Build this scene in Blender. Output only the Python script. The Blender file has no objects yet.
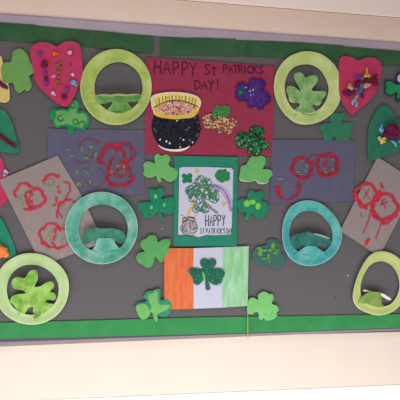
import bpy, bmesh, math, random
from mathutils import Vector, Matrix, noise, geometry
random.seed(7)
PI = math.pi
C = bpy.context.scene.collection
SC = bpy.context.scene

# ---------------------------------------------------------------- camera
F = 450.0                     # focal length for a 400 wide frame
DIST, EYE = 1.575, 1.50       # metres in front of the board, height above floor
_x = Vector((3147, 56, 450)).normalized()            # board's long axis seen in camera axes (right, down, forward)
_z = Vector(((56 - 0.051 * 450) / 3147, -1, 0.051)).normalized()
_z = (_z - _x * _z.dot(_x)).normalized()
_y = _z.cross(_x)
if _y.z < 0: _y = -_y
CAM = Vector((0, -DIST, EYE))
cam_d = bpy.data.cameras.new('camera'); cam = bpy.data.objects.new('camera', cam_d); C.objects.link(cam)
rgt = Vector((_x.x, _y.x, _z.x)); upv = -Vector((_x.y, _y.y, _z.y)); bck = -Vector((_x.z, _y.z, _z.z))
M = Matrix((rgt, upv, bck)).transposed().to_4x4(); M.translation = CAM
cam.matrix_world = M
cam_d.sensor_width = 36; cam_d.sensor_fit = 'HORIZONTAL'; cam_d.lens = F / 400 * 36
cam_d.clip_start = 0.02
SC.camera = cam

# ---------------------------------------------------------------- light
w = bpy.data.worlds.new('world'); SC.world = w; w.use_nodes = True
w.node_tree.nodes['Background'].inputs[0].default_value = (1.0, 0.94, 0.9, 1)
w.node_tree.nodes['Background'].inputs[1].default_value = 0.29
def area(name, loc, target, sx, sy, power, col):
    l = bpy.data.lights.new(name, 'AREA'); l.shape = 'RECTANGLE'; l.size = sx; l.size_y = sy
    l.energy = power; l.color = col
    o = bpy.data.objects.new(name, l); C.objects.link(o); o.location = loc
    o.rotation_euler = (Vector(target) - Vector(loc)).to_track_quat('-Z', 'Y').to_euler()
    return o
area('low_front_fill', (-0.02, -1.0, 0.46), (-0.02, 0, 0.95), 2.8, 0.8, 24, (1.0, 0.985, 1.0))  # added low fill in front of the wall, brightens the lower board
area('ceiling_lamp', (-0.25, -1.7, 3.0), (0.1, 0, 1.3), 1.2, 0.5, 8, (1.0, 0.93, 0.84))
SC.view_settings.view_transform = 'Standard'; SC.view_settings.look = 'None'
SC.view_settings.gamma = 1; SC.view_settings.exposure = 0.07; SC.view_settings.use_curve_mapping = False

# ---------------------------------------------------------------- board coordinates
_d0 = None
def at(u, v, d=0.0):
    """point on the plane standing d metres in front of the board (board plane y=0), for sheet coordinates u, v"""
    r = Vector((u - 200, v - 200, F))
    wd = Vector((r.dot(_x), r.dot(_y), r.dot(_z)))
    t = (-d - CAM.y) / wd.y
    return CAM + wd * t

# ---------------------------------------------------------------- materials
def lin(c):
    c = c / 255.0
    return c / 12.92 if c <= .04045 else ((c + .055) / 1.055) ** 2.4
def rgb(c): return (lin(c[0]), lin(c[1]), lin(c[2]), 1)
_mats = {}
def mat(name, c1, c2=None, scale=40, rough=.75, bump=.15, bscale=400, stretch=(1, 1, 1), detail=4, lo=.35, hi=.65, c3=None, spec=.25, metal=0, patchy=0, pscale=260):
    if name in _mats: return _mats[name]
    m = bpy.data.materials.new(name); m.use_nodes = True; _mats[name] = m
    nt = m.node_tree; b = nt.nodes['Principled BSDF']
    b.inputs['Roughness'].default_value = rough
    b.inputs['Specular IOR Level'].default_value = spec
    b.inputs['Metallic'].default_value = metal
    tc = nt.nodes.new('ShaderNodeTexCoord')
    mp = nt.nodes.new('ShaderNodeMapping'); mp.inputs['Scale'].default_value = stretch
    nt.links.new(tc.outputs['Object'], mp.inputs['Vector'])
    if c2:
        n = nt.nodes.new('ShaderNodeTexNoise'); n.inputs['Scale'].default_value = scale; n.inputs['Detail'].default_value = detail
        n.inputs['Roughness'].default_value = .6
        nt.links.new(mp.outputs[0], n.inputs['Vector'])
        r = nt.nodes.new('ShaderNodeValToRGB')
        r.color_ramp.elements[0].position = lo; r.color_ramp.elements[0].color = rgb(c1)
        r.color_ramp.elements[1].position = hi; r.color_ramp.elements[1].color = rgb(c2)
        if c3:
            e = r.color_ramp.elements.new((lo + hi) / 2); e.color = rgb(c3)
        nt.links.new(n.outputs['Fac'], r.inputs[0]); nt.links.new(r.outputs[0], b.inputs['Base Color'])
    else:
        b.inputs['Base Color'].default_value = rgb(c1)
    if patchy:                                   # dry brush paint: bare paper shows between the bristle marks
        n3 = nt.nodes.new('ShaderNodeTexNoise'); n3.inputs['Scale'].default_value = pscale; n3.inputs['Detail'].default_value = 3
        nt.links.new(mp.outputs[0], n3.inputs['Vector'])
        r3 = nt.nodes.new('ShaderNodeMapRange'); r3.inputs['From Min'].default_value = patchy - .07; r3.inputs['From Max'].default_value = patchy + .07
        nt.links.new(n3.outputs['Fac'], r3.inputs['Value']); nt.links.new(r3.outputs[0], b.inputs['Alpha'])
    if bump:
        n2 = nt.nodes.new('ShaderNodeTexNoise'); n2.inputs['Scale'].default_value = bscale; n2.inputs['Detail'].default_value = 3
        nt.links.new(mp.outputs[0], n2.inputs['Vector'])
        bp = nt.nodes.new('ShaderNodeBump'); bp.inputs['Strength'].default_value = bump; bp.inputs['Distance'].default_value = .001
        nt.links.new(n2.outputs['Fac'], bp.inputs['Height']); nt.links.new(bp.outputs[0], b.inputs['Normal'])
    return m

# ---------------------------------------------------------------- objects
def root(name, label, cat, u, v, d=0, group=None):
    o = bpy.data.objects.new(name, None); C.objects.link(o); o.location = at(u, v, d)
    o.empty_display_size = .03
    o['label'] = label; o['category'] = cat
    if group: o['group'] = group
    return o
def link(name, verts, faces, mats, parent=None, fm=None, smooth=False, loc=None):
    me = bpy.data.meshes.new(name)
    org = Vector((0, 0, 0))
    if parent is not None:
        org = parent.location.copy(); p = parent.parent
        while p is not None: org += p.location; p = p.parent
    if loc is not None: org = org + Vector(loc)
    me.from_pydata([tuple(v - org) for v in verts], [], faces)
    if not isinstance(mats, (list, tuple)): mats = [mats]
    for m in mats: me.materials.append(m)
    if fm:
        for p, k in zip(me.polygons, fm): p.material_index = k
    me.update()
    bm = bmesh.new(); bm.from_mesh(me); bmesh.ops.recalc_face_normals(bm, faces=bm.faces); bm.to_mesh(me); bm.free()
    if smooth:
        for p in me.polygons: p.use_smooth = True
        try: me.set_sharp_from_angle(angle=math.radians(40))
        except Exception: pass
    o = bpy.data.objects.new(name, me); C.objects.link(o)
    if parent is not None: o.parent = parent
    if loc is not None: o.location = loc
    return o
def structure(o): o['kind'] = 'structure'; return o

def smooth_loop(pts, n=5, closed=True):
    out = []; N = len(pts)
    rng = range(N) if closed else range(N - 1)
    for i in rng:
        if closed: p0, p1, p2, p3 = pts[i - 1], pts[i], pts[(i + 1) % N], pts[(i + 2) % N]
        else: p0, p1, p2, p3 = pts[max(i - 1, 0)], pts[i], pts[i + 1], pts[min(i + 2, N - 1)]
        for k in range(n):
            t = k / n
            out.append(tuple(.5 * (2 * p1[a] + (p2[a] - p0[a]) * t + (2 * p0[a] - 5 * p1[a] + 4 * p2[a] - p3[a]) * t * t + (3 * p1[a] - p0[a] - 3 * p2[a] + p3[a]) * t ** 3) for a in (0, 1)))
    if not closed: out.append(tuple(pts[-1]))
    return out
def densify(pts, step=3):
    out = []
    for i, p in enumerate(pts):
        q = pts[(i + 1) % len(pts)]; n = max(1, int(math.dist(p, q) / step))
        out += [(p[0] + (q[0] - p[0]) * k / n, p[1] + (q[1] - p[1]) * k / n) for k in range(n)]
    return out
def inside(p, poly):
    c = False; x, y = p; j = len(poly) - 1
    for i in range(len(poly)):
        xi, yi = poly[i]; xj, yj = poly[j]
        if (yi > y) != (yj > y) and x < (xj - xi) * (y - yi) / (yj - yi) + xi: c = not c
        j = i
    return c
def edge_dist(p, poly):
    best = 1e9; x, y = p
    for i in range(len(poly)):
        ax, ay = poly[i - 1]; bx, by = poly[i]
        dx, dy = bx - ax, by - ay; L = dx * dx + dy * dy or 1e-9
        t = max(0, min(1, ((x - ax) * dx + (y - ay) * dy) / L))
        best = min(best, math.hypot(x - ax - t * dx, y - ay - t * dy))
    return best
def centroid(poly): return (sum(p[0] for p in poly) / len(poly), sum(p[1] for p in poly) / len(poly))

def sheet(name, outline, depth, mats, parent=None, thick=.0008, curved=True, step=3.0, wave=0.0, fn=None, back_slot=None, rnd=0.0, seed=0):
    """cut-out sheet of paper or card: outline on the board, front face `depth` metres in front of it, real thickness"""
    poly = smooth_loop(outline, 4) if curved else densify(outline, step)
    us = [p[0] for p in poly]; vs = [p[1] for p in poly]
    pts = list(poly)
    v = min(vs) + step * .6; row = 0
    while v < max(vs):
        u = min(us) + (step * .5 if row % 2 else 0) + .3
        while u < max(us):
            if inside((u, v), poly) and edge_dist((u, v), poly) > step * .35: pts.append((u, v))
            u += step
        v += step * .87; row += 1
    res = geometry.delaunay_2d_cdt([Vector(p) for p in pts], [], [list(range(len(poly)))], 1, 1e-4)
    co, tris = res[0], res[2]
    front, back = [], []
    for p in co:
        d = depth
        if wave: d += wave * (noise.noise(Vector((p.x / 28 + seed, p.y / 28, seed * 3.1))) + .5)
        if fn: d += fn(p.x, p.y)
        if rnd:
            e = min(edge_dist((p.x, p.y), poly) / 2.2, 1); d += rnd * (math.sqrt(1 - (1 - e) ** 2) - .5)
        P = at(p.x, p.y, d); front.append(P); back.append(P + Vector((0, thick, 0)))
    n = len(co); faces = [tuple(t) for t in tris]; fm = [0] * len(faces)
    cnt = {}
    for t in tris:
        for a, b in zip(t, list(t[1:]) + [t[0]]): cnt[(a, b)] = 1
    s = 1 if back_slot is None else back_slot
    s = 0 if back_slot is None else back_slot
    for t in tris: faces.append(tuple(n + i for i in reversed(t))); fm.append(s)
    for (a, b) in cnt:
        if (b, a) not in cnt: faces.append((b, a, a + n, b + n)); fm.append(s)
    return link(name, front + back, faces, mats, parent, fm, smooth=True)

def slab(name, polys, depth, m, parent, thick=.0004):
    """thin raised marks (paint, ink, marker) lying on a sheet"""
    V, Fc = [], []
    for qi, poly in enumerate(polys):
        b = len(V); n = len(poly); lift = (qi * 7 % 13) * .00003
        for p in poly: V.append(at(p[0], p[1], depth + thick + lift))
        for p in poly: V.append(at(p[0], p[1], depth - .0002))
        Fc.append(tuple(b + i for i in range(n)))
        for i in range(n): j = (i + 1) % n; Fc.append((b + i, b + n + i, b + n + j, b + j))
    return link(name, V, Fc, m, parent)
def marks(name, polys, depth, m, parent, thick=.0004):
    for q in polys: slab(name, [q], depth, m, parent, thick)
def stroke_quads(pts, w, jag=0.0, smooth=True, n=4, rs=None, gap=0.0):
    rs = rs or random
    c = smooth_loop(pts, n, closed=False) if smooth and len(pts) > 2 else list(pts)
    out = []
    L = []
    for i, p in enumerate(c):
        a = c[max(i - 1, 0)]; b = c[min(i + 1, len(c) - 1)]
        dx, dy = b[0] - a[0], b[1] - a[1]; l = math.hypot(dx, dy) or 1
        w1 = 1.1 * w * (1 + jag * (rs.random() - .5) * 2) / 2; w2 = w * (1 + jag * (rs.random() - .5) * 2) / 2
        ext = 0
        q = p
        if i == 0: q = (p[0] - dx / l * w * .3, p[1] - dy / l * w * .3)
        if i == len(c) - 1: q = (p[0] + dx / l * w * .3, p[1] + dy / l * w * .3)
        L.append(((q[0] - dy / l * w1, q[1] + dx / l * w1), (q[0] + dy / l * w2, q[1] - dx / l * w2)))
    for i in range(len(L) - 1):
        if gap and rs.random() < gap: continue
        out.append([L[i][0], L[i + 1][0], L[i + 1][1], L[i][1]])
    return out
def arc(cx, cy, r, a0, a1, w, jag=.5, gap=0.0, ry=None, n=None):
    ry = ry or r; n = n or max(6, int(abs(a1 - a0) * r / 1.2))
    ph = cx * 1.7 + cy; lobe = .075 if w > 1.2 else .03
    def q(k): a = a0 + (a1 - a0) * k / n; return 1 + lobe * math.sin(4 * a + ph) + lobe * .6 * math.sin(7 * a + 2 * ph) + .03 * random.uniform(-1, 1), a
    pts = []
    for k in range(n + 1):
        f, a = q(k); pts.append((cx + r * f * math.cos(a), cy + ry * f * math.sin(a)))
    return stroke_quads(pts, w, jag * .55, True, 3, gap=gap * .6)
def blob(cx, cy, r, ry=None, jag=.25, rot=0, n=9):
    ry = ry or r; o = []
    for k in range(n):
        a = 2 * math.pi * k / n; q = 1 + jag * random.uniform(-1, 1)
        x, y = r * q * math.cos(a), ry * q * math.sin(a)
        o.append((cx + x * math.cos(rot) - y * math.sin(rot), cy + x * math.sin(rot) + y * math.cos(rot)))
    return o

def nugget(name, u, v, r, depth, m, parent, flat=.7, jag=.2, label=None):
    """pompom, gem or ball of tissue glued on"""
    c = at(u, v, depth + r * .0035 * flat * .8); R = r * .0035
    bm = bmesh.new(); bmesh.ops.create_icosphere(bm, subdivisions=2, radius=1)
    for q in bm.verts:
        k = 1 + jag * noise.noise(q.co * 2.3 + Vector((u, v, 0)))*1.6
        q.co = Vector((q.co.x * R * k, q.co.y * R * flat * k, q.co.z * R * k))
    V = [q.co + c for q in bm.verts]; Fc = [tuple(x.index for x in f.verts) for f in bm.faces]; bm.free()
    o = link(name, V, Fc, m, parent, smooth=jag < .3)
    if label: o['label'] = label
    return o

def twist(name, pts, r, depth, m, parent, jag=.35, taper=.5):
    """rolled curl of tissue: a lumpy tube"""
    c = smooth_loop(pts, 4, False); K = 7; V, Fc = [], []; rs = random.Random(int(pts[0][0] * 31 + pts[0][1]))
    for i, p in enumerate(c):
        a = c[max(i - 1, 0)]; b = c[min(i + 1, len(c) - 1)]
        dx, dy = b[0] - a[0], b[1] - a[1]; l = math.hypot(dx, dy) or 1; nx, ny = -dy / l, dx / l
        e = min(i, len(c) - 1 - i) / max(1, len(c) / 2); R_ = r * (taper + (1 - taper) * e)
        for k in range(K):
            an = 2 * PI * k / K; q = R_ * (1 + jag * rs.uniform(-1, 1))
            V.append(at(p[0] + nx * q * math.cos(an), p[1] + ny * q * math.cos(an), depth + R_ * .0035 + q * .0035 * math.sin(an)))
    for i in range(len(c) - 1):
        for k in range(K): Fc.append((i * K + k, i * K + (k + 1) % K, (i + 1) * K + (k + 1) % K, (i + 1) * K + k))
    Fc.append(tuple(range(K))); Fc.append(tuple(range(len(c) * K - 1, len(c) * K - K - 1, -1)))
    return link(name, V, Fc, m, parent)

LET = {
 'H': [[(0, 0), (0, 1)], [(1, 0), (.95, 1)], [(0, .5), (1, .48)]],
 'A': [[(0, 1), (.5, 0), (1, 1)], [(.2, .62), (.82, .6)]],
 'P': [[(0, 0), (0, 1)], [(0, .05), (.6, .0), (.95, .25), (.6, .5), (0, .52)]],
 'Y': [[(0, 0), (.5, .45)], [(1, 0), (.55, .45), (.35, 1)]],
 'S': [[(.95, .1), (.5, 0), (.1, .2), (.5, .48), (.95, .72), (.5, 1), (0, .9)]],
 't': [[(.5, .1), (.5, .95), (.8, 1)], [(0, .35), (1, .3)]],
 'T': [[(.5, 0), (.5, 1)], [(0, 0), (1, 0)]],
 'R': [[(0, 0), (0, 1)], [(0, .05), (.6, .0), (.95, .25), (.6, .48), (0, .5)], [(.35, .5), (1, 1)]],
 'I': [[(.5, 0), (.5, 1)]],
 'C': [[(1, .12), (.55, 0), (.08, .3), (.05, .7), (.5, 1), (1, .9)]],
 'K': [[(0, 0), (0, 1)], [(.95, 0), (.05, .55)], [(.3, .42), (1, 1)]],
 'D': [[(0, 0), (0, 1)], [(0, .02), (.6, .08), (1, .5), (.6, .92), (0, 1)]],
 '!': [[(.5, 0), (.48, .68)], [(.47, .92), (.47, 1.0)]],
 "'": [[(.5, 0), (.4, .25)]],
}
def lettering(items, wd, jag=.15):
    polys = []
    for ch, u, v, w_, h, sl in items:
        for st in LET[ch]:
            pts = [(u + x * w_ - sl * (y - .5) * h, v + y * h) for x, y in st]
            polys += stroke_quads(pts, wd, jag, len(pts) > 3)
    return polys

# ---------------------------------------------------------------- colours
M_wall = mat('cream_wall_paint', (236, 220, 207), (239, 223, 209), 6, .7, .08, 300)
M_beam = mat('cream_beam_paint', (237, 212, 194), (242, 216, 202), 5, .6, .05, 300)
M_beam2 = mat('pinkish_white_paint', (253, 232, 225), (255, 236, 229), 5, .6, .05, 300)
M_white = mat('white_gloss_paint', (252, 252, 252), None, rough=.35, bump=0)
M_frame = mat('lavender_grey_frame', (171, 158, 174), (180, 165, 180), 8, .45, .03, 300)
M_frame2 = mat('taupe_frame', (146, 136, 136), (152, 142, 142), 8, .45, .03, 300)
M_felt = mat('grey_felt', (96, 94, 95), (113, 110, 113), 420, .95, .5, 900, detail=6, spec=.05, lo=.3, hi=.7)
M_strip = mat('green_sugar_paper', (52, 93, 64), (67, 104, 72), 12, .9, .2, 500, spec=.08)
M_strip2 = mat('bright_green_sugar_paper', (58, 140, 82), (67, 150, 90), 12, .85, .2, 500, spec=.1)
M_pink = mat('pink_card', (194, 56, 99), (199, 66, 106), 30, .8, .15, 500, spec=.15)
M_red = mat('raspberry_card', (158, 55, 82), (163, 62, 87), 25, .85, .2, 500, spec=.1)
M_purple = mat('mauve_sugar_paper', (96, 96, 121), (103, 101, 124), 40, .9, .25, 600, spec=.08)
M_brown = mat('fawn_sugar_paper', (152, 139, 139), (159, 145, 144), 60, .9, .25, 600, spec=.08)
M_cardwhite = mat('white_card', (200, 202, 223), (205, 206, 227), 20, .7, .1, 500)
M_paperwhite = mat('bare_white_paper', (238, 240, 232), None, rough=.7, bump=.1)
M_gcard = mat('green_card', (43, 133, 108), (53, 140, 115), 25, .85, .15, 500, spec=.1)
M_yg = mat('yellow_green_watercolour', (150, 183, 83), (203, 216, 137), 14, .7, .2, 300, c3=(180, 201, 107), lo=.3, hi=.68)
M_yg2 = mat('pale_lime_watercolour', (172, 206, 125), (198, 219, 173), 14, .7, .2, 300, lo=.3, hi=.7)
M_yg3 = mat('olive_lime_watercolour', (180, 201, 110), (217, 229, 161), 12, .7, .2, 300, lo=.3, hi=.7)
M_yg4 = mat('pale_olive_watercolour', (184, 201, 119), (206, 218, 143), 12, .7, .2, 300, lo=.3, hi=.7)
M_ygleaf = mat('leaf_green_watercolour', (80, 139, 56), (124, 173, 100), 26, .7, .2, 300)
M_ygleaf2 = mat('mottled_pale_green_watercolour', (95, 156, 74), (166, 199, 137), 30, .7, .2, 300, lo=.32, hi=.66)
M_ygleaf3 = mat('lime_leaf_watercolour', (109, 164, 57), (160, 201, 102), 30, .7, .2, 300, lo=.35, hi=.6)
M_ygleaf4 = mat('olive_leaf_watercolour', (109, 143, 63), (143, 166, 87), 24, .7, .2, 300)
M_teal = mat('teal_watercolour', (60, 145, 124), (151, 192, 183), 18, .7, .2, 300, c3=(99, 177, 155), lo=.3, hi=.68)
M_tealf = mat('shaded_teal_watercolour', (31, 104, 80), (73, 142, 120), 24, .7, .2, 300, lo=.35, hi=.65)  # ring teal darkened: shading of the bent flap put into its colour
M_aqua = mat('aqua_watercolour', (56, 154, 161), (118, 189, 188), 18, .7, .2, 300, c3=(83, 177, 174), lo=.3, hi=.68)
M_aquaf = mat('shaded_sea_green_watercolour', (26, 96, 88), (59, 123, 118), 24, .7, .2, 300, lo=.35, hi=.65)  # darker than the aqua ring, bend shading painted into the flap
M_redpaint = mat('red_poster_paint', (198, 40, 64), (214, 58, 78), 60, .5, .3, 400, patchy=.34)
M_redpaint2 = mat('crimson_poster_paint', (168, 34, 62), (190, 44, 72), 60, .5, .3, 400, patchy=.38, pscale=160)
M_greenpaint = mat('pale_green_paint', (168, 190, 100), (150, 180, 110), 60, .6, .3, 400)
M_marker = mat('dark_maroon_marker', (82, 14, 44), None, rough=.7, bump=0)
M_ink = mat('dark_grey_print', (70, 66, 84), None, rough=.7, bump=0)
def foam(name, c, dv=10, **k): return mat(name, c, tuple(min(255, x + dv) for x in c), 40, .8, .2, 500, spec=.12, **k)

# ---------------------------------------------------------------- the setting
def xbar(name, u, vtop, vbot, dfront, dback, m, x0=-1.5, x1=1.6, bevel=.004):
    """bar that runs along the wall"""
    z1 = at(u, vtop, dfront).z; z0 = at(u, vbot, dfront).z
    bm = bmesh.new(); bmesh.ops.create_cube(bm, size=1)
    for q in bm.verts:
        q.co = Vector(((x0 + x1) / 2 + q.co.x * (x1 - x0), -(dfront + dback) / 2 + q.co.y * (dfront - dback), (z0 + z1) / 2 + q.co.z * (z1 - z0)))
    if bevel: bmesh.ops.bevel(bm, geom=bm.edges[:], offset=bevel, segments=3, affect='EDGES', profile=.5)
    V = [q.co.copy() for q in bm.verts]; Fc = [tuple(x.index for x in f.verts) for f in bm.faces]; bm.free()
    return link(name, V, Fc, m, smooth=True)
zt = 2.6
def box(name, a, b, m, parent=None):
    V = [Vector((x, y, z)) for x in (a[0], b[0]) for y in (a[1], b[1]) for z in (a[2], b[2])]
    Fc = [(0, 1, 3, 2), (4, 6, 7, 5), (0, 4, 5, 1), (2, 3, 7, 6), (0, 2, 6, 4), (1, 5, 7, 3)]
    return link(name, V, Fc, m, parent)
structure(box('wall_back', (-1.7, .022, .1), (1.8, .10, 2.5), M_wall))
b = structure(xbar('trim_1', 200, 1.8, 25.5, .016, -.022, M_beam, bevel=.002)); b['label'] = 'cream beam above the notice board'
b = structure(xbar('trim_2', 200, -60, .3, .022, -.022, M_beam2, bevel=.003)); b['label'] = 'pinkish upper moulding'
b = structure(xbar('trim_3', 200, 393.4, 430, -.0195, -.022, M_white, bevel=.001)); b['label'] = 'white glossy rail below the board'

board = root('notice_board', 'wide grey felt notice board in a slim lavender grey frame on the cream wall', 'notice board', 200, 335, -.01)
zb0, zb1 = at(200, 337, 0).z, at(200, 36, 0).z
box('felt_panel', (at(-138, 200).x, 0, zb0), (at(558, 200).x, .018, zb1), M_felt, board)
def strip_prism(name, top, bot, d, m, parent, thick, back=None):
    """long bar given by its top and bottom edge points"""
    poly = top + bot[::-1]
    V = [at(u, v, d) for u, v in poly]; n = len(V); V += [p + Vector((0, thick, 0)) for p in V]
    Fc = [tuple(range(n)), tuple(range(2 * n - 1, n - 1, -1))] + [(i, i + n, (i + 1) % n + n, (i + 1) % n) for i in range(n)]
    return link(name, V, Fc, m, parent)
o = strip_prism('frame_rail', [(-140, .9), (560, 53)], [(-140, 15.3), (560, 63.6)], .0015, M_frame, board, .026)
o['label'] = 'broad lavender grey top rail'
o = strip_prism('frame_rail', [(-140, 347.0), (560, 323.0)], [(-140, 352.4), (560, 323.7)], .002, M_frame2, board, .026)
o['label'] = 'thin taupe bottom rail'
o = strip_prism('bottom_shadow_strip', [(-140, 336), (560, 320)], [(-140, 347.0), (560, 323.0)], .001, mat('dark_plum_shadow', (96, 84, 104), None, bump=0), board, .02)  # dark strip painted in for the shadow line along the board's bottom edge

for ue in (-140, 560):
    xa = at(ue, 200).x
    o = box('side_rail', (xa - .014, -.004, zb0 - .02), (xa + .014, .02, zb1 + .035), M_frame2, board)

# ---------------------------------------------------------------- border strips
G = 'green paper border strips'
def strip(name, label, pts, d, m, seed):
    cx, cy = centroid(pts)
    r = sheet(name, pts, d, m, None, .0008, curved=False, step=5, wave=.0008, seed=seed)
    r['label'] = label; r['category'] = 'border strip'; r['group'] = G
    # move the origin to the strip itself
    c = at(cx, cy, d)
    for q in r.data.vertices: q.co -= c
    r.location = c
    return r
strip('border_strip', 'green paper border strip at the top left, running above the left pink heart', [(-70, 17), (0, 22.2), (36, 24.6), (36, 25.4), (103, 31), (103, 48), (50, 44), (0, 40), (-70, 35)], .0030, M_strip, 1)
strip('border_strip', 'short green paper border strip above the upper left plate, ending before the gap', [(95, 30.3), (120, 32.8), (152.5, 36.3), (153.3, 45), (152.7, 53.3), (128, 51), (95, 47.6)], .0042, M_strip, 2)
strip('border_strip', 'green paper border strip above the red Happy St Patricks poster', [(161, 37.6), (200, 37.6), (236, 38.8), (236, 56), (200, 54.6), (160.5, 55.3), (159.8, 46)], .0036, M_strip, 3)
strip('border_strip', 'green paper border strip at the top right, above the upper right plate', [(228, 39.6), (270, 40.8), (300, 42), (343.5, 45.2), (343.5, 61.5), (300, 59), (260, 56.6), (228, 55.6)], .0024, M_strip, 4)
strip('border_strip', 'green paper border strip at the top right end, above the right pink heart', [(341, 46), (400, 50.7), (460, 55), (460, 70), (400, 65.8), (341, 61.3)], .0036, M_strip, 5)
strip('border_strip', 'long brighter green paper border strip along the bottom of the board', [(-70, 324.5), (0, 322.8), (100, 320.2), (200, 317.4), (300, 316), (400, 314), (460, 313), (460, 325), (400, 327.6), (300, 331.2), (200, 334), (100, 336.5), (0, 338.8), (-70, 341)], .0038, M_strip2, 6)

# ---------------------------------------------------------------- sheets of paper
def paper_root(name, label, cat, pts, d, m, wave=.0015, seed=0, group=None, sheetname='sheet'):
    cx, cy = centroid(pts)
    r = root(name, label, cat, cx, cy, d, group)
    sheet(sheetname, pts, d, m, r, .0006, curved=False, step=5, wave=wave, seed=seed)
    return r
# mauve, left
p = paper_root('print_painting', 'mauve paper with red and yellow green ring prints, left side under the fawn sheet', 'painting', [(47, 128.3), (104, 129.6), (145, 130), (144.5, 194.8), (48, 195.4)], .003, M_purple, .0008, 3, 'ring print paintings')
pl = []
pl += arc(112, 158, 12.5, -3.6, 1.2, 3.0, .8, .12) + arc(112, 158, 10.5, -3.9, -1.2, 2.6, .8, .12) + arc(118, 167, 9.5, -.6, 4.4, 3.0, .8, .15)
pl += arc(125, 153, 10, -2.6, 1.9, 1.6, .7, .25) + arc(124, 153, 8, -3.0, 2.2, 1.2, .7, .4)
pl += arc(119, 174, 14, .1, 3.0, 2.6, .9, .12, ry=12) + arc(119, 173, 12, -.5, 3.3, 1.4, .9, .25)
pl += stroke_quads([(103, 150), (112, 145), (120, 144)], 3.2, .7) + stroke_quads([(124, 186), (128, 184)], 3, .5)
pl += arc(90, 152, 13, -2.8, -.8, 1.0, .7, .35) + arc(82, 152, 11, .2, 2.2, 1.1, .8, .4) + arc(95, 178, 10, -1, 3, .9, .8, .5)
slab('red_paint_rings', pl, .0052, M_redpaint2, p)
pl = [blob(*a) for a in [(68, 150, 1.3, 1.8), (82, 149.5, 1.6, 2.6), (91.5, 147, 3.2, 1.5, .3, .5), (86, 158, 3, 1.8, .3, .3), (72, 156, 1.8, 1), (77, 172.5, 1.2, 3.2, .3, .3), (87, 172, 3.6, 1.4, .3, .7), (79, 184, 3, 2.2), (124, 166.5, 1.2, 2.6), (112, 171.5, 1.4, 2.6), (118, 166, 3, 1.2, .3), (96, 155, 1.4, 3), (90, 182, 1.2, 2.6), (124, 172, 1.2, 3)]]
marks('yellow_green_dab', pl, .0054, mat('dull_yellow_green_paint', (142, 158, 92), (112, 122, 92), 60, patchy=.42), p)
# mauve, right
p = paper_root('print_painting', 'mauve paper with three red ring prints in a row, right of the raspberry poster', 'painting', [(271.5, 139.8), (315, 139.6), (355.3, 140.4), (353.4, 201), (312, 202.5), (270, 203)], .004, M_purple, .0008, 8, 'ring print paintings')
pl = arc(302, 168, 10, -3.8, 2.2, 2.8, .7, .08) + arc(302, 167, 8.5, -3.5, .6, 1.5, .7, .3)
pl += arc(327.5, 165, 11, -3.14, 3.0, 3.0, .7, .06) + arc(327, 165, 9, -3, 2.4, 1.5, .8, .3) + [blob(325, 164, 3.2, 2.2, .4), blob(329, 168, 2, 1.2, .4)]
pl += arc(288, 191, 10, 2.2, 3.6, 2.4, .8, .1) + arc(288, 188, 11, -.5, 1.2, 2.0, .8, .15) + stroke_quads([(300, 180), (301, 186), (298, 194)], 2.2, .8) + stroke_quads([(276, 187), (280, 192), (282, 199)], 2.4, .8) + stroke_quads([(286, 201), (292, 199)], 1.3, .7)
pl += stroke_quads([(308, 158), (314, 155), (320, 157)], 1.1, .8) + stroke_quads([(308, 178), (314, 174)], 1.0, .8)
slab('red_paint_rings', pl, .0062, M_redpaint2, p)
pl = [blob(*a) for a in [(302, 161, 2.6, 1, .4), (306, 171, 2.6, 1.1, .4, .6), (298, 172, 2, 1, .4), (281, 179, 4, .8, .3), (307, 166, 1, 2.4, .4), (300, 174.5, 3, .9, .4), (333, 160, 2, 1, .4, .5), (326, 172, 3, 1.1, .4), (333, 170, 1, 2.4, .4), (321, 159, 1, 2, .4), (290, 184, 2, .8, .4)]]
marks('grey_green_dab', pl, .0063, mat('grey_green_paint', (140, 158, 128), (106, 128, 128), 60, patchy=.44), p)
# fawn, left
p = paper_root('print_painting', 'fawn paper tilted left with red ring prints, beside the teal plate', 'painting', [(-1, 180.2), (57.5, 155.4), (80.5, 193.6), (104, 242), (42, 266)], .0065, M_brown, .001, 5, 'ring print paintings')
pl = arc(24.5, 193, 9.5, 2.7, 6.0, 2.2, .6, .03) + arc(35, 198.5, 9.5, -1.5, 2.6, 2.6, .6, .03) + arc(35, 198.5, 9.5, 3.0, 4.3, 2.0, .6, .1)
pl += [blob(31, 194.5, 2.2, 3, .4), blob(27.5, 200, 2, 2, .5), blob(31.5, 202, 2, 2.2, .5)] + stroke_quads([(24, 209.5), (29, 209), (33, 205.5)], 2, .6) + [blob(29, 210, 3, 1.5, .4)]
pl += stroke_quads([(43.5, 182), (47, 177), (53, 175), (59, 177)], 2.6, .8) + stroke_quads([(50, 174), (56, 174.5)], 1, .8)
pl += arc(60, 190, 10, -1.2, 1.2, 1.3, .8, .15) + [blob(58, 187, 1.6, 1.6, .5), blob(59, 192, 2, 1.4, .5), blob(56, 199, 1.5, 3, .5), blob(61, 203, 2.6, 1.3, .5), blob(68, 200, 3, 1, .5), blob(74, 202, 2, 1, .5), blob(55, 205, 2, 1.2, .5)]
pl += stroke_quads([(66, 200), (60, 206), (57, 213), (58, 218)], 1.4, .8) + arc(69, 209, 11, 2.2, 3.6, 1.2, .7, .2)
pl += arc(51, 235, 11, 1.6, 5.9, 2.0, .6, .04) + arc(60, 238, 10, -2.2, 2.6, 2.0, .6, .06) + stroke_quads([(55, 229), (55, 235), (54, 240)], 1.6, .8) + stroke_quads([(41, 243), (48, 247), (56, 248)], 1.4, .7)
slab('red_paint_rings', pl, .0088, M_redpaint, p)
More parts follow.
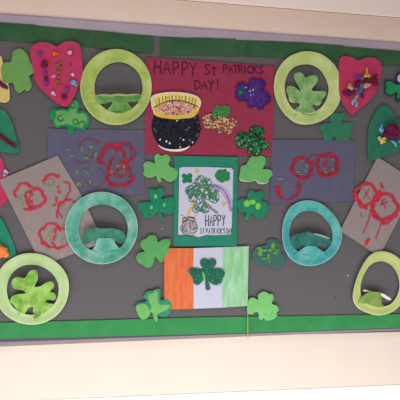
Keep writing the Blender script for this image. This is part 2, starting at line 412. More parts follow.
pl = [blob(22, 200, 4.5, 5, .2), blob(49, 182.5, 6.5, 4.2, .2), blob(52, 236, 6, 5, .2), blob(64, 226, 4, 2.4, .2), blob(64, 241, 3.6, 4.6, .2), blob(63, 208, 3, 4, .2)]
marks('faint_green_dab', pl, .0083, mat('faint_green_paint', (160, 152, 132), (148, 150, 120), 60, patchy=.5, pscale=120), p)
# fawn, right
p = paper_root('print_painting', 'fawn paper tilted right with two red rings and paint drips', 'painting', [(377.5, 156.6), (418, 183), (379, 256.4), (340, 230.8)], .0065, M_brown, .001, 6, 'ring print paintings')
pl = arc(366.5, 194.5, 10.5, 0, 6.28, 2.8, .5, .02, ry=10.5) + arc(385, 207, 12.5, -.6, 5.68, 3.0, .5, .02) + arc(385, 208, 14, .5, 3.0, 2.2, .7, .1)
pl += arc(366, 195, 12, 1.5, 3.4, 1.6, .8, .15) + [blob(376, 198, 3.6, 4.5, .3), blob(380, 194, 3.4, 3, .3), blob(374, 204, 2, 4, .4), blob(382, 186, 1.2, 2.6, .4, -.6), blob(366, 208, 2.4, 1.6, .5)]
pl += stroke_quads([(371, 213), (368, 222), (363.5, 233)], 1.0, .6) + stroke_quads([(384, 218), (380, 228), (376, 239)], 1.1, .6) + stroke_quads([(369, 239), (366, 245)], 1.9, .6) + stroke_quads([(361, 214), (362, 217)], 1, .6)
pl += stroke_quads([(364, 190), (368, 197), (370, 199)], .7, .8) + stroke_quads([(369, 189), (364, 199)], .7, .8) + stroke_quads([(382, 200), (386, 209)], .8, .8) + stroke_quads([(388, 202), (381, 205), (385, 199)], .8, .8)
slab('red_paint_rings', pl, .0088, M_redpaint, p)

# raspberry poster with lettering
poster = paper_root('greeting_poster', 'raspberry red poster lettered Happy St Patricks Day in dark marker', 'poster', [(146, 57.3), (210, 61.5), (274.6, 66.4), (273, 112), (272, 156), (210, 155.4), (144.6, 153.4), (145, 105)], .0045, M_red, .0008, 11)
it = [('H', 154.5, 60.4, 6.2, 13, .02), ('A', 163, 61.4, 7.4, 12.6, 0), ('P', 173.3, 62, 5.6, 12.6, 0), ('P', 182.3, 62, 5.8, 13.4, 0), ('Y', 189.8, 62.4, 6.6, 14, -.02),
      ('S', 204.8, 64.6, 5.4, 9.8, 0), ('t', 211.6, 65.2, 4.6, 9.4, 0)]
for k, ch in enumerate('PATRICKS'):
    it.append((ch, [223.4, 228.4, 233.4, 238.9, 244.0, 247.8, 253.2, 258.9][k], 65 + k * .18, [4, 4.4, 4.6, 4, 2, 4, 4.2, 4.4][k], 7.4, 0))
it += [('D', 195, 80.6, 5.2, 8.6, 0), ('A', 201.6, 80.6, 5.4, 8.4, 0), ('Y', 208.4, 80.4, 5.4, 9.4, 0), ('!', 216.4, 79.6, 3, 9.4, 0)]
for a_, b_ in ((0, 5), (5, 7), (7, 15), (15, 19)): slab('marker_word', lettering(it[a_:b_], 1.0), .0058, M_marker, poster)

# green backing card with the printed greeting sheet
gb = paper_root('backing_card', 'green backing card in the centre holding the white greeting sheet', 'backing card', [(174.4, 155.6), (237.8, 157), (237, 200), (236.6, 246.3), (173.6, 246.2), (174, 200)], .0065, M_gcard, .0008, 14)
cardpts = [(179.3, 168.5), (181.5, 167), (206, 167), (231.5, 168), (233.3, 170), (232.6, 200), (231.4, 234.2), (215, 235.2), (206, 234.8), (199, 237), (190, 235), (178.2, 234.6), (178.8, 200)]
card = paper_root('greeting_sheet', 'white printed sheet with big shamrock, pot of gold and Happy St Patricks Day', 'greeting sheet', cardpts, .0088, M_cardwhite, .0004, 15)
D = .0094
it = []
for k, ch in enumerate('HAPPY'): it.append((ch, 205.6 + k * 4.15, 215.6 - k * .1, 3.0, 10.4, 0))
slab('heading_lettering', lettering(it, .8), D, M_ink, card)
it = []
txt = [('S', 200.2), ('T', 202.6), ('P', 206.2), ('A', 208.6), ('T', 211.2), ('R', 213.6), ('I', 216.2), ('C', 218.0), ('K', 220.4), ("'", 222.4), ('S', 223.6), ('D', 226.6), ('A', 228.6), ('Y', 230.4)]
for ch, u in txt: it.append((ch, u, 228.6, 1.6, 4.8, 0))
for a_, b_ in ((0, 2), (2, 11), (11, 14)): slab('small_word', lettering(it[a_:b_], .5), D, M_ink, card)
M_dk = mat('dark_green_paint', (30, 108, 66), (60, 152, 98), 150, .6, .3, 500)
def leafring(cx, cy, n, r, lr, a0=0, jag=.12):
    return [blob(cx + r * math.cos(a0 + 2 * PI * k / n), cy + r * math.sin(a0 + 2 * PI * k / n), lr, lr, jag, 0, 10) for k in range(n)]
# big crayon shamrock
pl = []
for cx, cy, r in [(201, 181.5, 5.6), (207, 183, 4.6), (191, 191, 5.4), (196, 187, 4.6), (213, 190, 5.6), (214, 198, 5.0), (208, 195, 4.6), (200, 205, 6.2), (205, 209, 4.2), (193, 197.5, 4.6), (196, 209, 3.6)]:
    pl += arc(cx, cy, r, 0, 6.28, .8, .4, .05)
slab('shamrock_outline', pl, D + .0002, mat('grey_green_crayon', (84, 110, 104), (110, 140, 120), 90), card)
pl = []; rs = random.Random(3)
for cx, cy, r in [(201, 181.5, 5.0), (207, 183, 4.0), (191, 191, 4.8), (196, 187, 4.2), (213, 190, 5.0), (214, 198, 4.4), (208, 195, 4.2), (200, 205, 5.4), (205, 209, 3.6), (193, 197.5, 4.0), (202, 190, 4.2), (203, 196, 3.4), (197, 193, 3.4), (208, 189, 3)]:
    for k in range(int(r * 6)):
        a = rs.random() * 6.28; q = r * math.sqrt(rs.random())
        if rs.random() < .1: continue
        pl.append(blob(cx + q * math.cos(a), cy + q * math.sin(a), rs.uniform(.6, 1.4), rs.uniform(.5, 1.1), .4, a, 6))
slab('green_glitter_patches', pl, D, mat('bright_green_glitter', (24, 104, 66), (60, 150, 96), 200, .5, .4, 900, lo=.4, hi=.6), card)
slab('grey_ribbon', stroke_quads([(202, 201), (208, 205), (212, 209), (217.5, 213)], 1.8, .3) , D + .0003, mat('grey_ribbon_print', (136, 132, 144)), card)
slab('purple_arc', stroke_quads([(210, 186.5), (217, 186.5), (224, 191), (229, 200), (231.5, 211)], 1.8, .1), D, mat('violet_crayon', (132, 96, 176), (170, 140, 200), 60), card)
slab('pale_blue_arc', stroke_quads([(209, 185), (217, 184.8), (225.4, 189), (230.6, 197), (232, 204)], 1.2, .1), D, mat('pale_violet_crayon', (186, 172, 222)), card)
slab('mauve_arc', stroke_quads([(211, 189), (217, 189), (223, 193.6), (227.4, 202), (229.6, 210)], 1.0, .1), D, mat('mauve_crayon', (196, 140, 190)), card)
slab('orange_rays', stroke_quads([(193, 203), (191, 209), (186, 218)], 2.6, .2) + stroke_quads([(197, 212), (195, 218), (193, 222)], 1.4, .2), D, mat('orange_crayon', (226, 168, 112), (236, 190, 130), 60), card)
slab('green_round_patch', [blob(222.5, 175.5, 7.4, 6.8, .14, 0, 16)], D, M_dk, card)
sm = []
for dx, dy in ((-2.6, -2.2), (2.4, -2.4), (-2.4, 2.4), (2.4, 2.2)): sm.append(blob(187.2 + dx, 178.4 + dy, 2.8, 2.6, .1, 0, 10))
slab('four_leaf_clover', sm + [blob(187.2, 178.4, 2, 2, .1)], D, mat('clover_green', (26, 126, 86)), card)
def star(cx, cy, r, a=0): return [(cx + (r if k % 2 == 0 else r * .45) * math.sin(a + PI * k / 5), cy - (r if k % 2 == 0 else r * .45) * math.cos(a + PI * k / 5)) for k in range(10)]
M_gold = mat('gold_crayon', (206, 170, 70), (220, 186, 90), 90)
slab('star', [star(197, 171.3, 3.2, .1)], D, M_gold, card); slab('star', [star(224, 204, 3.2, -.1)], D, M_gold, card)
M_pg = mat('pencil_grey', (112, 108, 116), (190, 186, 190), 110, lo=.4, hi=.6)
slab('printed_pot', [blob(189, 228, 7.6, 6.4, .06, 0, 18), [(182.5, 220), (196, 220.5), (196.5, 223), (182, 223)]], D, M_pg, card)
pl = arc(189, 228, 8, 0, 6.28, .7, .2) + arc(189, 219.6, 6.5, PI, 2 * PI, .7, .3, ry=2.6) + stroke_quads([(184, 217), (186, 219), (190, 217.6), (194, 219)], .8, .3) + stroke_quads([(181, 214.5), (183, 216)], .5)
slab('pot_outline', pl, D + .0003, mat('pencil_dark', (92, 84, 84)), card)

# paper flag
flag = root('paper_flag', 'orange, white and green paper flag below the greeting sheet', 'flag', 206, 278, .008)
fw = lambda u, v: .0012 * math.sin(u / 13) + .001
sheet('orange_stripe', [(164.2, 248.2), (193.6, 248.2), (193.6, 308.8), (164.4, 309.6)], .008, mat('orange_crayon_fill', (226, 106, 57), (229, 129, 83), 26, .75, .15, 400, (3, 1, .5)), flag, .0006, False, 5, fn=fw)
sheet('white_stripe', [(193.6, 248.2), (222.4, 247.2), (222.4, 307.6), (193.6, 308.8)], .008, M_cardwhite, flag, .0006, False, 5, fn=fw)
sheet('green_stripe', [(222.4, 247.2), (248.8, 246.2), (247.6, 306.0), (222.4, 307.6)], .008, mat('pale_green_crayon_fill', (120, 194, 131), (180, 220, 186), 24, .75, .15, 400, (2.5, 1, .6), lo=.3, hi=.7), flag, .0006, False, 5, fn=fw)
bm = bmesh.new()
a, b_ = at(247.7, 303, .0075), at(247.9, 338.5, .012); dv = b_ - a; L = dv.length
bmesh.ops.create_cone(bm, cap_ends=True, segments=10, radius1=.0013, radius2=.0016, depth=L, matrix=Matrix.Translation((a + b_) / 2) @ dv.to_track_quat('Z', 'Y').to_matrix().to_4x4())
V = [q.co.copy() for q in bm.verts]; Fc = [tuple(x.index for x in f.verts) for f in bm.faces]; bm.free()
o = link('flag_pole', V, Fc, mat('yellow_green_stick', (176, 200, 60), (206, 190, 70), 30, bump=0), flag); o['label'] = 'thin yellow green stick'

# ---------------------------------------------------------------- paper plates with pop-up shamrocks
RIM = {M_yg.name: mat('faint_yellow_green_rim', (196, 206, 128), (206, 214, 146), 20), M_yg3.name: mat('faint_olive_rim', (206, 210, 150), (216, 220, 164), 20), M_yg2.name: mat('faint_lime_rim', (206, 220, 150), (214, 224, 168), 20),
       M_yg4.name: mat('faint_straw_rim', (212, 220, 150), (218, 224, 164), 20), M_teal.name: mat('faint_teal_rim', (140, 196, 182), (168, 208, 198), 20), M_aqua.name: mat('faint_aqua_rim', (124, 192, 192), (152, 206, 204), 20)}
def plate(label, outer, inner, m_ring, depth, flap, m_flap, hinge, reach, rim=.005, flapfn=None, seed=0, group='paper plate rings with pop-up shamrocks', stem=None, rimmat=None):
    cx, cy = centroid(inner)
    r = root('paper_plate', label, 'paper plate', cx, cy, depth, group)
    N, K = 96, 14
    def radii(pts):
        c = smooth_loop(pts, 12); ang = sorted((math.atan2(p[1] - cy, p[0] - cx) % (2 * PI), math.hypot(p[0] - cx, p[1] - cy)) for p in c)
        out = []
        for k in range(N):
            a = 2 * PI * k / N
            j = next((i for i, t in enumerate(ang) if t[0] > a), 0)
            a1, r1 = ang[j]; a0, r0 = ang[j - 1]
            da = (a1 - a0) % (2 * PI) or 1; t = ((a - a0) % (2 * PI)) / da
            out.append(r0 + (r1 - r0) * t)
        return out
    ro, ri = radii(outer), radii(inner)
    def prof(t):
        if t < .25: return .0015
        if t < .92: q = (t - .25) / .67; return .0015 + rim * (q * q * (3 - 2 * q))
        q = (t - .92) / .08; return .0015 + rim * (1 - .22 * q * q)
    V = []
    for s in (0, 1):
        for k in range(N):
            a = 2 * PI * k / N
            for i in range(K + 1):
                t = i / K; rr = ri[k] + (ro[k] - ri[k]) * t
                d = depth + prof(t) + .0008 * noise.noise(Vector((math.cos(a) * 2, math.sin(a) * 2, seed))) + .0005 * math.sin(a * 34) * max(0, t - .4)
                P = at(cx + rr * math.cos(a), cy + rr * math.sin(a), d)
                V.append(P if s == 0 else P + Vector((0, .0009, 0)))
    n1 = N * (K + 1); Fc = []; fm = []
    idx = lambda k, i: (k % N) * (K + 1) + i
    for k in range(N):
        for i in range(K):
            Fc.append((idx(k, i), idx(k, i + 1), idx(k + 1, i + 1), idx(k + 1, i))); fm.append(2 if i == K - 1 else 0)
            Fc.append(tuple(n1 + x for x in (idx(k + 1, i), idx(k + 1, i + 1), idx(k, i + 1), idx(k, i)))); fm.append(1)
        for i in (0, K): Fc.append((idx(k, i), idx(k + 1, i), n1 + idx(k + 1, i), n1 + idx(k, i))); fm.append(1)
    ring = link('ring', V, Fc, [m_ring, M_paperwhite, RIM[m_ring.name]], r, fm, smooth=True)
    vmin = min(p[1] for p in flap)
    def fn(u, v):
        t = max(0, min(1, (hinge - v) / (hinge - vmin)))
        b = reach * (t ** 1.15)
        if flapfn: b += flapfn(u, v)
        return b
    sheet('pop_up_shamrock', flap, depth + .0008, [m_flap, M_paperwhite], r, .0009, True, 2.5, fn=fn, back_slot=1)
    if stem: sheet('stem', stem, depth + .0030, [m_ring, M_paperwhite], r, .0009, True, 2.5, fn=fn, back_slot=1)
    return r
def ell(cx, cy, rx, ry, n=16, rot=0): return [(cx + rx * math.cos(2 * PI * k / n + rot), cy + ry * math.sin(2 * PI * k / n + rot)) for k in range(n)]

plate('yellow green painted paper plate ring at the upper left, shamrock flap folded flat outward', ell(116, 87, 35.8, 38), ell(118.5, 87.5, 24, 25.5), M_yg, .0062,
      [(96, 95), (103, 94.6), (110, 95.2), (118, 94.2), (126, 95), (134, 94.4), (140.5, 94.6), (141.4, 97.5), (138.5, 100.8), (132, 101.8), (128.2, 101.4), (128.4, 103), (131.5, 107.5), (136.5, 112), (132, 116.5), (118, 118), (104, 116.5), (103.5, 112.5), (108.6, 108), (112, 103.6), (111, 101.4), (104.5, 103.4), (98, 102.8), (94.6, 99)],
      M_ygleaf, 111.5, .026, seed=1, flapfn=lambda u, v: -.006 * math.sin((u - 96) / 44 * PI * 3) ** 2)
plate('yellow green painted paper plate ring at the upper right, shamrock flap standing open', [(341.6, 88), (339.5, 102), (332, 113.5), (320, 121.5), (306, 124.6), (294, 122), (283, 112), (276, 99), (274, 85), (277, 71), (286, 59), (297, 53), (308, 51.2), (321, 54), (332, 62), (339, 73)],
      [(328.6, 88), (326.6, 99), (321.5, 107), (314, 112), (305, 113), (296, 111), (289.5, 104.5), (285.6, 95), (284.8, 84), (288, 74), (294, 67.5), (302, 64.6), (311, 64.8), (319, 69), (325, 77)], M_yg3, .0055,
      [(294.2, 76), (296, 73), (299.5, 72), (303, 74), (305.5, 77.8), (309, 76), (315, 75), (317.8, 77.5), (317.2, 82), (314, 86), (311.8, 90.4), (318, 91.2), (324, 91), (326.2, 93.4), (324.6, 97), (321.6, 99.6), (321, 103), (318, 105.6), (312.4, 104.6), (314, 109), (318, 114), (306, 116.5), (292, 114.5), (294, 109.6), (299.6, 106), (298.6, 103), (292, 102.6), (289, 100.4), (288.6, 96), (286.4, 90.6), (288, 86.6), (292, 86), (296.4, 88), (300.4, 91.6), (299.6, 88), (296, 82)],
      M_ygleaf2, 111.5, .02, seed=2, flapfn=lambda u, v: .004 * noise.noise(Vector((u / 7, v / 7, 2))))
plate('teal green painted paper plate ring on the left, overlapping the fawn sheet', ell(101.5, 228, 36.4, 36.2), [(127.8, 228), (126, 239), (121, 247), (112, 251.5), (102, 252.5), (92, 250.5), (84, 245), (80, 237), (79, 227), (81.5, 217), (88, 209), (97, 205), (107, 205), (117, 209), (124.5, 217)], M_teal, .010,
      [(90, 228.6), (96, 227.8), (104, 228.6), (112, 228.4), (119, 230), (124, 233), (125.4, 236.4), (125.6, 240), (121, 243.6), (116, 241.4), (110, 241.4), (104, 242), (98, 241.4), (92, 241.4), (88, 243.6), (83.6, 243), (82.4, 235.6), (85, 231)],
      M_tealf, 250.5, .022, seed=3, stem=[(97.6, 238.8), (104, 238), (112.4, 238.8), (115.6, 244), (120, 249), (122, 254), (112, 256.5), (100, 257), (89, 254.5), (91.6, 250.4), (95, 245.6)], flapfn=lambda u, v: -.005 * math.sin((u - 82) / 42 * PI * 2) ** 2)
plate('blue aqua painted paper plate ring on the right, below the right mauve paper', [(342.2, 234), (339, 248), (331, 258), (319, 264.6), (307, 266), (294, 261.5), (286, 252), (282.4, 238), (283.4, 222), (289, 209), (298.5, 202), (309, 200.4), (320, 203), (330, 210.5), (338, 221)],
      [(332.6, 236), (330.5, 245), (324.5, 251.5), (314, 255), (304, 254.5), (296, 250), (290.6, 242), (289.6, 231), (292.6, 220.5), (299.5, 213), (308, 211), (317, 212.4), (325.5, 219), (331, 227.5)], M_aqua, .0068,
      [(292, 236.6), (298, 233.8), (304, 232.6), (308, 231.6), (313, 233.4), (320, 235.4), (326, 237.2), (330, 239.6), (331.4, 243), (329, 247), (323, 245.6), (316, 246.4), (308, 247), (302, 245.6), (296.6, 248.4), (292, 246.8), (290.6, 242)],
      M_aquaf, 252.5, .022, seed=4, stem=[(304, 247.4), (310, 245.8), (316.4, 246.8), (319, 249), (324.6, 253), (325, 257.6), (314, 260), (303, 259.6), (294, 256), (297.6, 252.6), (301.4, 249.6)], flapfn=lambda u, v: .004 * math.sin(u / 5))
plate('pale lime painted paper plate ring at the lower left, shamrock flap wide open', [(69, 287), (66.5, 301), (59, 313), (47, 321.5), (33, 324.6), (18, 322.4), (5, 314.5), (-2.5, 303), (-5, 289), (-2, 274), (6, 262.5), (19, 255), (33, 253.2), (47, 256.5), (59, 264.5), (66.5, 275)],
      [(58.6, 288), (57, 299), (51, 307.5), (43, 313), (33, 315), (22, 313), (13.5, 307.5), (8, 298), (7, 286), (11, 275), (19, 267.5), (29, 264.8), (40, 266), (50.5, 272), (56.5, 280)], M_yg2, .010,
      [(11.4, 284), (13.4, 279), (18, 277), (23, 278.2), (26, 277), (28.4, 272.6), (32.4, 270), (36.4, 271), (37.8, 275.6), (37, 281), (34.6, 286.6), (40, 286.4), (45.4, 283), (50.4, 281.6), (53.6, 283.6), (53.4, 288), (50, 291.6), (54.4, 293.4), (56, 297), (54, 300), (49.4, 299.8), (45.4, 301.4), (49, 303.4), (55.4, 304.8), (50, 309), (35, 319), (33, 312), (32.8, 307), (28.4, 308.4), (24.6, 313.6), (18, 314.4), (17, 310.4), (13, 304.5), (9.6, 301.4), (11.6, 297), (17, 294.4), (25.6, 293.2), (21.6, 290), (14.4, 288.6)],
      M_ygleaf3, 311, .026, seed=5, flapfn=lambda u, v: .010 * noise.noise(Vector((u / 7, v / 7, 9))) - .004 * math.sin((v - 292) / 3.5) * math.exp(-((v - 292) / 7) ** 2))
plate('pale olive egg-shaped paper plate ring at the lower right edge, flap with bare white tip', [(353, 299), (354, 288), (358, 275), (364, 263), (371, 254.6), (381, 251.3), (392, 253.6), (402, 261.5), (408, 274), (408, 290), (402, 303), (392, 312), (379, 315.4), (366, 312.4), (357, 307)],
      [(361.2, 296), (360.6, 286), (363.4, 276), (369, 266.4), (376, 262), (384, 261.6), (392, 266), (398, 275.6), (399.4, 287), (396.5, 297), (390, 304.4), (380, 307), (370, 305), (364, 301)], M_yg4, .010,
      [(361, 298), (365, 294.6), (370, 291.8), (375.6, 292), (380.6, 293.2), (381.6, 298), (382, 304), (387, 308), (375, 311), (362, 308), (357.6, 303)],
      M_ygleaf4, 304, .022, seed=6)
PL = [o for o in C.objects if o.name.startswith('paper_plate')]
o = sheet('folded_edge', [(96.4, 95.2), (103, 94.0), (110, 94.6), (118, 93.6), (126, 94.4), (134, 93.8), (139.6, 94.4), (134, 95.3), (126, 96.2), (118, 95.8), (110, 96.6), (103, 95.6)], .0345, mat('pale_green_paper_edge', (172, 190, 134), (160, 184, 116), 40), PL[0], .0009, True, 2); o['label'] = 'pale folded edge of the flap'
o = sheet('folded_edge', [(315, 233.4), (322, 235.0), (329, 237.6), (328.4, 239), (321, 236.6), (315, 234.6)], .0305, mat('pale_aqua_paper_edge', (150, 190, 180), (130, 180, 172), 40), PL[3], .0009, True, 2); o['label'] = 'pale folded edge of the flap'
pr = PL[-1]
o = sheet('folded_tip', [(379.8, 292.8), (384.6, 294.4), (391.2, 299.2), (389, 300.2), (384, 297.6), (380.2, 294.8)], .024, M_paperwhite, pr, .0009, True, 2.5, fn=lambda u, v: .0015 * (u - 380) / 12); o['label'] = 'bare white folded tip of the flap'
o = sheet('folded_tip', [(363.6, 289.9), (367.4, 290.3), (371.4, 291.8), (367, 291.6), (363.2, 290.9)], .024, M_paperwhite, pr, .0009, True, 2.5); o['label'] = 'bare white folded tip of the flap'

# ---------------------------------------------------------------- cut-out shamrocks
def shamrock(label, outline, depth, m, group='cut-out shamrocks', thick=.0024, rnd=.0016, cat='shamrock', wave=.0006, seed=0):
    cx, cy = centroid(outline)
    r = root('paper_shamrock', label, cat, cx, cy, depth, group)
    sheet('cut_out', outline, depth, m, r, thick, True, 2.4, rnd=rnd, wave=wave, seed=seed or cx)
    return r
shamrock('light green fuzzy shamrock at the upper left beside the left pink heart', [(12, 57), (12.6, 52.4), (16, 49.4), (20.4, 48.8), (25, 51.6), (28.6, 57), (30.4, 62.6), (33.4, 66.4), (34, 71.6), (31.4, 74), (29, 76), (30.4, 80.4), (31.6, 85.8), (29.4, 90), (26, 91.2), (24.6, 89.2), (22.6, 91), (19, 93), (15.6, 90.2), (14, 85.4), (12.6, 82.4), (9, 83), (4, 81.4), (1.8, 77), (1, 71), (1.8, 65.6), (5.4, 62.2), (10.6, 62)], .009, foam('grass_green_felt', (110, 163, 85)))
p = shamrock('dark green edged shamrock with a lime layer, under the left pink heart tip', [(51, 110.4), (54.6, 108.8), (58.6, 109.6), (62, 108.4), (67.4, 109), (69.6, 104), (73.4, 99.8), (78, 100.8), (80.6, 105.6), (78.6, 110.4), (84.8, 111.2), (89, 115.4), (89.8, 121.6), (87.4, 127.4), (82.4, 130.6), (77.6, 128.8), (73.8, 128.6), (74.2, 132), (71.4, 134), (68.4, 132.6), (67.8, 127.6), (63.6, 125.4), (58.4, 127.8), (53.8, 126), (52.2, 120.6), (49.4, 115.6)], .0075, foam('emerald_card', (30, 138, 86)))
o = sheet('lime_layer', [(56, 111.4), (62, 110.4), (68, 111.6), (71.4, 107), (71.6, 103.4), (75, 102), (78, 104.6), (76.6, 109), (77, 113.4), (83.6, 113), (87, 117), (87, 122), (84.6, 127), (80.6, 127.6), (76.6, 126), (71.4, 125.6), (66.6, 123.4), (61.6, 125), (56, 125), (54.6, 120.4), (56.4, 116)], .0095, foam('lime_felt', (105, 170, 94)), p, .0018, True, 2.4, rnd=.0012)
for q in (arc(73, 105.6, 2.6, 0, 6.28, 1.0, .4), arc(60.6, 118.6, 2.8, 0, 5, 1.1, .4), arc(75.4, 122, 2.6, 0, 6.28, .9, .4), arc(82, 124.6, 3, 3, 7.5, 1, .4)): slab('green_ring_mark', q, .0115, mat('ring_green', (44, 132, 74)), p)
shamrock('lime green shamrock between the left mauve paper and the pot picture', [(155, 155.4), (157.8, 153.6), (161.6, 155.6), (165.6, 154.2), (169.4, 156), (170.4, 159.6), (168.8, 163.6), (170.6, 166.6), (175, 168.6), (177.8, 172), (176.4, 177.4), (171.6, 181.6), (166, 180.6), (162.4, 177.8), (161, 178.6), (161.4, 181.6), (158.6, 182), (156.8, 178), (155.6, 175.4), (152.6, 177.4), (147, 177.4), (143.2, 173.8), (144.4, 169.4), (143.2, 165), (146, 161.6), (151, 161.8), (155, 163.2), (154.4, 159.4)], .0085, foam('lime_foam', (109, 179, 102)))
p = shamrock('emerald shamrock with three pale dots, left of the greeting card', [(147.8, 190.4), (151.4, 188.6), (155.6, 190), (159.6, 187.6), (163.4, 189.4), (163.8, 193.6), (161, 198.4), (166.4, 197.8), (172, 197), (175.6, 200), (174.2, 204.8), (174.8, 209.6), (170.6, 214), (164.6, 213.2), (161.4, 211.6), (162.6, 216), (165, 219.4), (161.4, 220.4), (159, 216.4), (158, 211.4), (154.4, 214.4), (150, 218), (145, 217.6), (142.6, 213.4), (138.4, 208.8), (139, 203.6), (144.6, 202), (150.4, 201.8), (150.2, 196.6)], .0085, foam('emerald_foam', (30, 130, 96)))
marks('pale_dot', [blob(155.6, 196.4, 1.7, 2.6, .1), blob(151.6, 207.4, 1.5, 1.9, .1), blob(164.2, 204.8, 1.5, 1.9, .1)], .0107, mat('pale_dot_paint', (116, 198, 110)), p)
shamrock('mid green shamrock overlapping the top left corner of the flag', [(140.4, 244.6), (141.8, 240.4), (146, 238.4), (149.6, 235.4), (154.6, 235.4), (157.2, 239), (158, 242.2), (163, 239.4), (169.2, 239.2), (170.4, 243), (168.8, 247.6), (168.6, 252), (164.6, 257), (163.6, 260.6), (160.8, 262.4), (157.8, 259.6), (155.4, 256.8), (154.2, 261), (151.8, 266), (147.2, 267.8), (143, 265), (138, 262), (136.2, 257), (139.4, 252.6), (145, 251.4), (142.4, 249)], .0115, foam('mid_green_foam', (89, 163, 91)))
p = shamrock('two layer shamrock at the lower left corner of the flag, lime over dark green', [(143.6, 296.4), (147.4, 291.4), (152.6, 290.6), (157.6, 288.4), (160.6, 291), (160.4, 296.6), (161, 300.2), (166, 299), (171, 301.8), (172, 307.6), (168.4, 314), (163.4, 317.2), (158, 315.4), (158.4, 320.6), (156, 321.6), (153.4, 318.4), (151.4, 313), (148.4, 317.4), (142.4, 319.4), (137.6, 315), (135.4, 307.4), (138.6, 303), (144, 302), (146.6, 300.6)], .0105, foam('deep_green_card', (58, 140, 104)))
sheet('lime_layer', [(149, 294.4), (153.4, 292.8), (155.4, 289.8), (158, 293), (157.6, 299), (160, 304.6), (165, 304.6), (170.4, 304.8), (169.4, 308), (163.4, 311.4), (157.4, 314), (158, 320), (155.8, 321.8), (154, 318), (153, 313.4), (150.4, 311.6), (148.6, 316.6), (143, 319.6), (139, 315.6), (136, 307), (141.4, 303.8), (146.6, 305), (149.8, 310.2), (151.4, 307), (148.8, 300)], .0128, foam('bright_lime_felt', (114, 181, 100)), p, .0018, True, 2.4, rnd=.0012)
shamrock('light green shamrock right of the flag, touching the bottom border', [(258.4, 299.8), (258, 295.6), (261, 292.6), (265, 291.6), (268.6, 293.8), (272.4, 294.4), (273.6, 298), (272, 303.8), (276.6, 305.6), (278.8, 309.8), (276.4, 312.8), (277, 316.4), (271.6, 320), (266, 320.4), (263.4, 317.8), (261.6, 320.2), (259, 318), (258.4, 313), (255.4, 312), (252.4, 314.4), (248, 313.4), (247, 309.4), (248, 303.4), (249.4, 299), (253.4, 297.6)], .0115, foam('fresh_green_foam', (120, 195, 114)))
p = shamrock('blue green shamrock with lime splashes, left of the aqua plate', [(253.6, 251), (256.4, 247.4), (262, 245.8), (266.4, 244.4), (267, 240.4), (271.6, 239.2), (277.6, 240.6), (281.2, 245.4), (280.4, 251), (284.6, 255.6), (285.4, 261.6), (280.4, 267), (273.4, 268.4), (269, 264.6), (264.6, 264.4), (262, 267.4), (258.6, 265), (254, 261.6), (252, 256)], .0075, foam('blue_green_card', (62, 107, 97)))
marks('lime_splash', [blob(260, 252, 2.4, 4.6, .35), blob(264, 250.5, 3.4, 1.4, .4), blob(258, 248.6, 1.4, 2, .3), blob(273.4, 247, 2, 5.4, .4), blob(271.6, 250.4, 5, 2.4, .4), blob(276.4, 250.6, 2, 1.4, .4), blob(268.6, 256.6, 1.6, 3.6, .4), blob(265, 258.4, 3, 1.1, .4), blob(269.4, 260.6, 1.2, 2, .4), blob(275, 252.6, 2, 2, .4)], .0116, mat('lime_paint', (84, 158, 80), (106, 178, 88), 80, patchy=.36, pscale=300), p)
gf = [(248.8, 160.8), (251.4, 156.8), (256, 157), (261, 156), (265.4, 158.6), (265.2, 164), (262.6, 169.2), (267.6, 169.4), (271.6, 171.4), (272, 175.6), (269.4, 178.2), (268.4, 181.8), (264, 183.4), (258.6, 182.6), (255.8, 179.8), (253, 181), (246.8, 181.6), (240.8, 179.8), (239.6, 175.8), (240.8, 170.6), (242.4, 166), (246.4, 164.8)]
p = shamrock('lime green shamrock with ragged white edge, at the poster bottom right corner', [(u - .45 + .35 * math.sin(u * 3), v + .6 + .25 * math.sin(v * 2)) for u, v in gf], .0075, mat('off_white_paper', (196, 204, 188), None), thick=.001)
sheet('green_felt', [(u + .2, v - .3) for u, v in gf], .0095, foam('leaf_green_felt', (104, 179, 103)), p, .002, True, 2.4, rnd=.0012)
p = shamrock('emerald shamrock with three lime dots, right of the greeting card', [(247.6, 193.6), (251.6, 190.2), (256, 192.2), (261.6, 190.6), (263.8, 195), (261.4, 200.4), (266.6, 202.6), (269, 208), (266.4, 213), (262.4, 218.4), (257, 218.4), (253.4, 213.4), (250.4, 214), (249.8, 218.6), (246, 220.2), (244, 217.6), (246.4, 212.4), (241.4, 212.2), (238, 208.4), (236.8, 203), (240, 199), (247, 198.2)], .0085, foam('emerald_foam_two', (36, 129, 95)))
marks('lime_dot', [blob(247, 203.6, 3.6, 3.4, .1), blob(252.4, 202, 3.4, 2.4, .1), blob(258, 206, 2.9, 3.4, .1)], .0107, mat('lime_dot_paint', (126, 208, 84)), p)
shamrock('dark green shamrock tucked over the top of the right mauve paper', [(330, 119), (330.6, 114.6), (334.4, 112.4), (339, 113.6), (344, 112), (344.6, 116), (342, 122), (347, 122.6), (352, 122.8), (353.8, 126.6), (351, 131), (350.4, 136), (348, 140.6), (342, 139.6), (337, 140.8), (335.4, 136.4), (333.4, 135.6), (331, 140.6), (326.4, 141), (323.4, 137.4), (322, 132), (319.4, 127.4), (321.6, 124), (326.6, 123.4), (330.4, 122.6)], .0065, foam('bottle_green_foam', (50, 123, 91)))
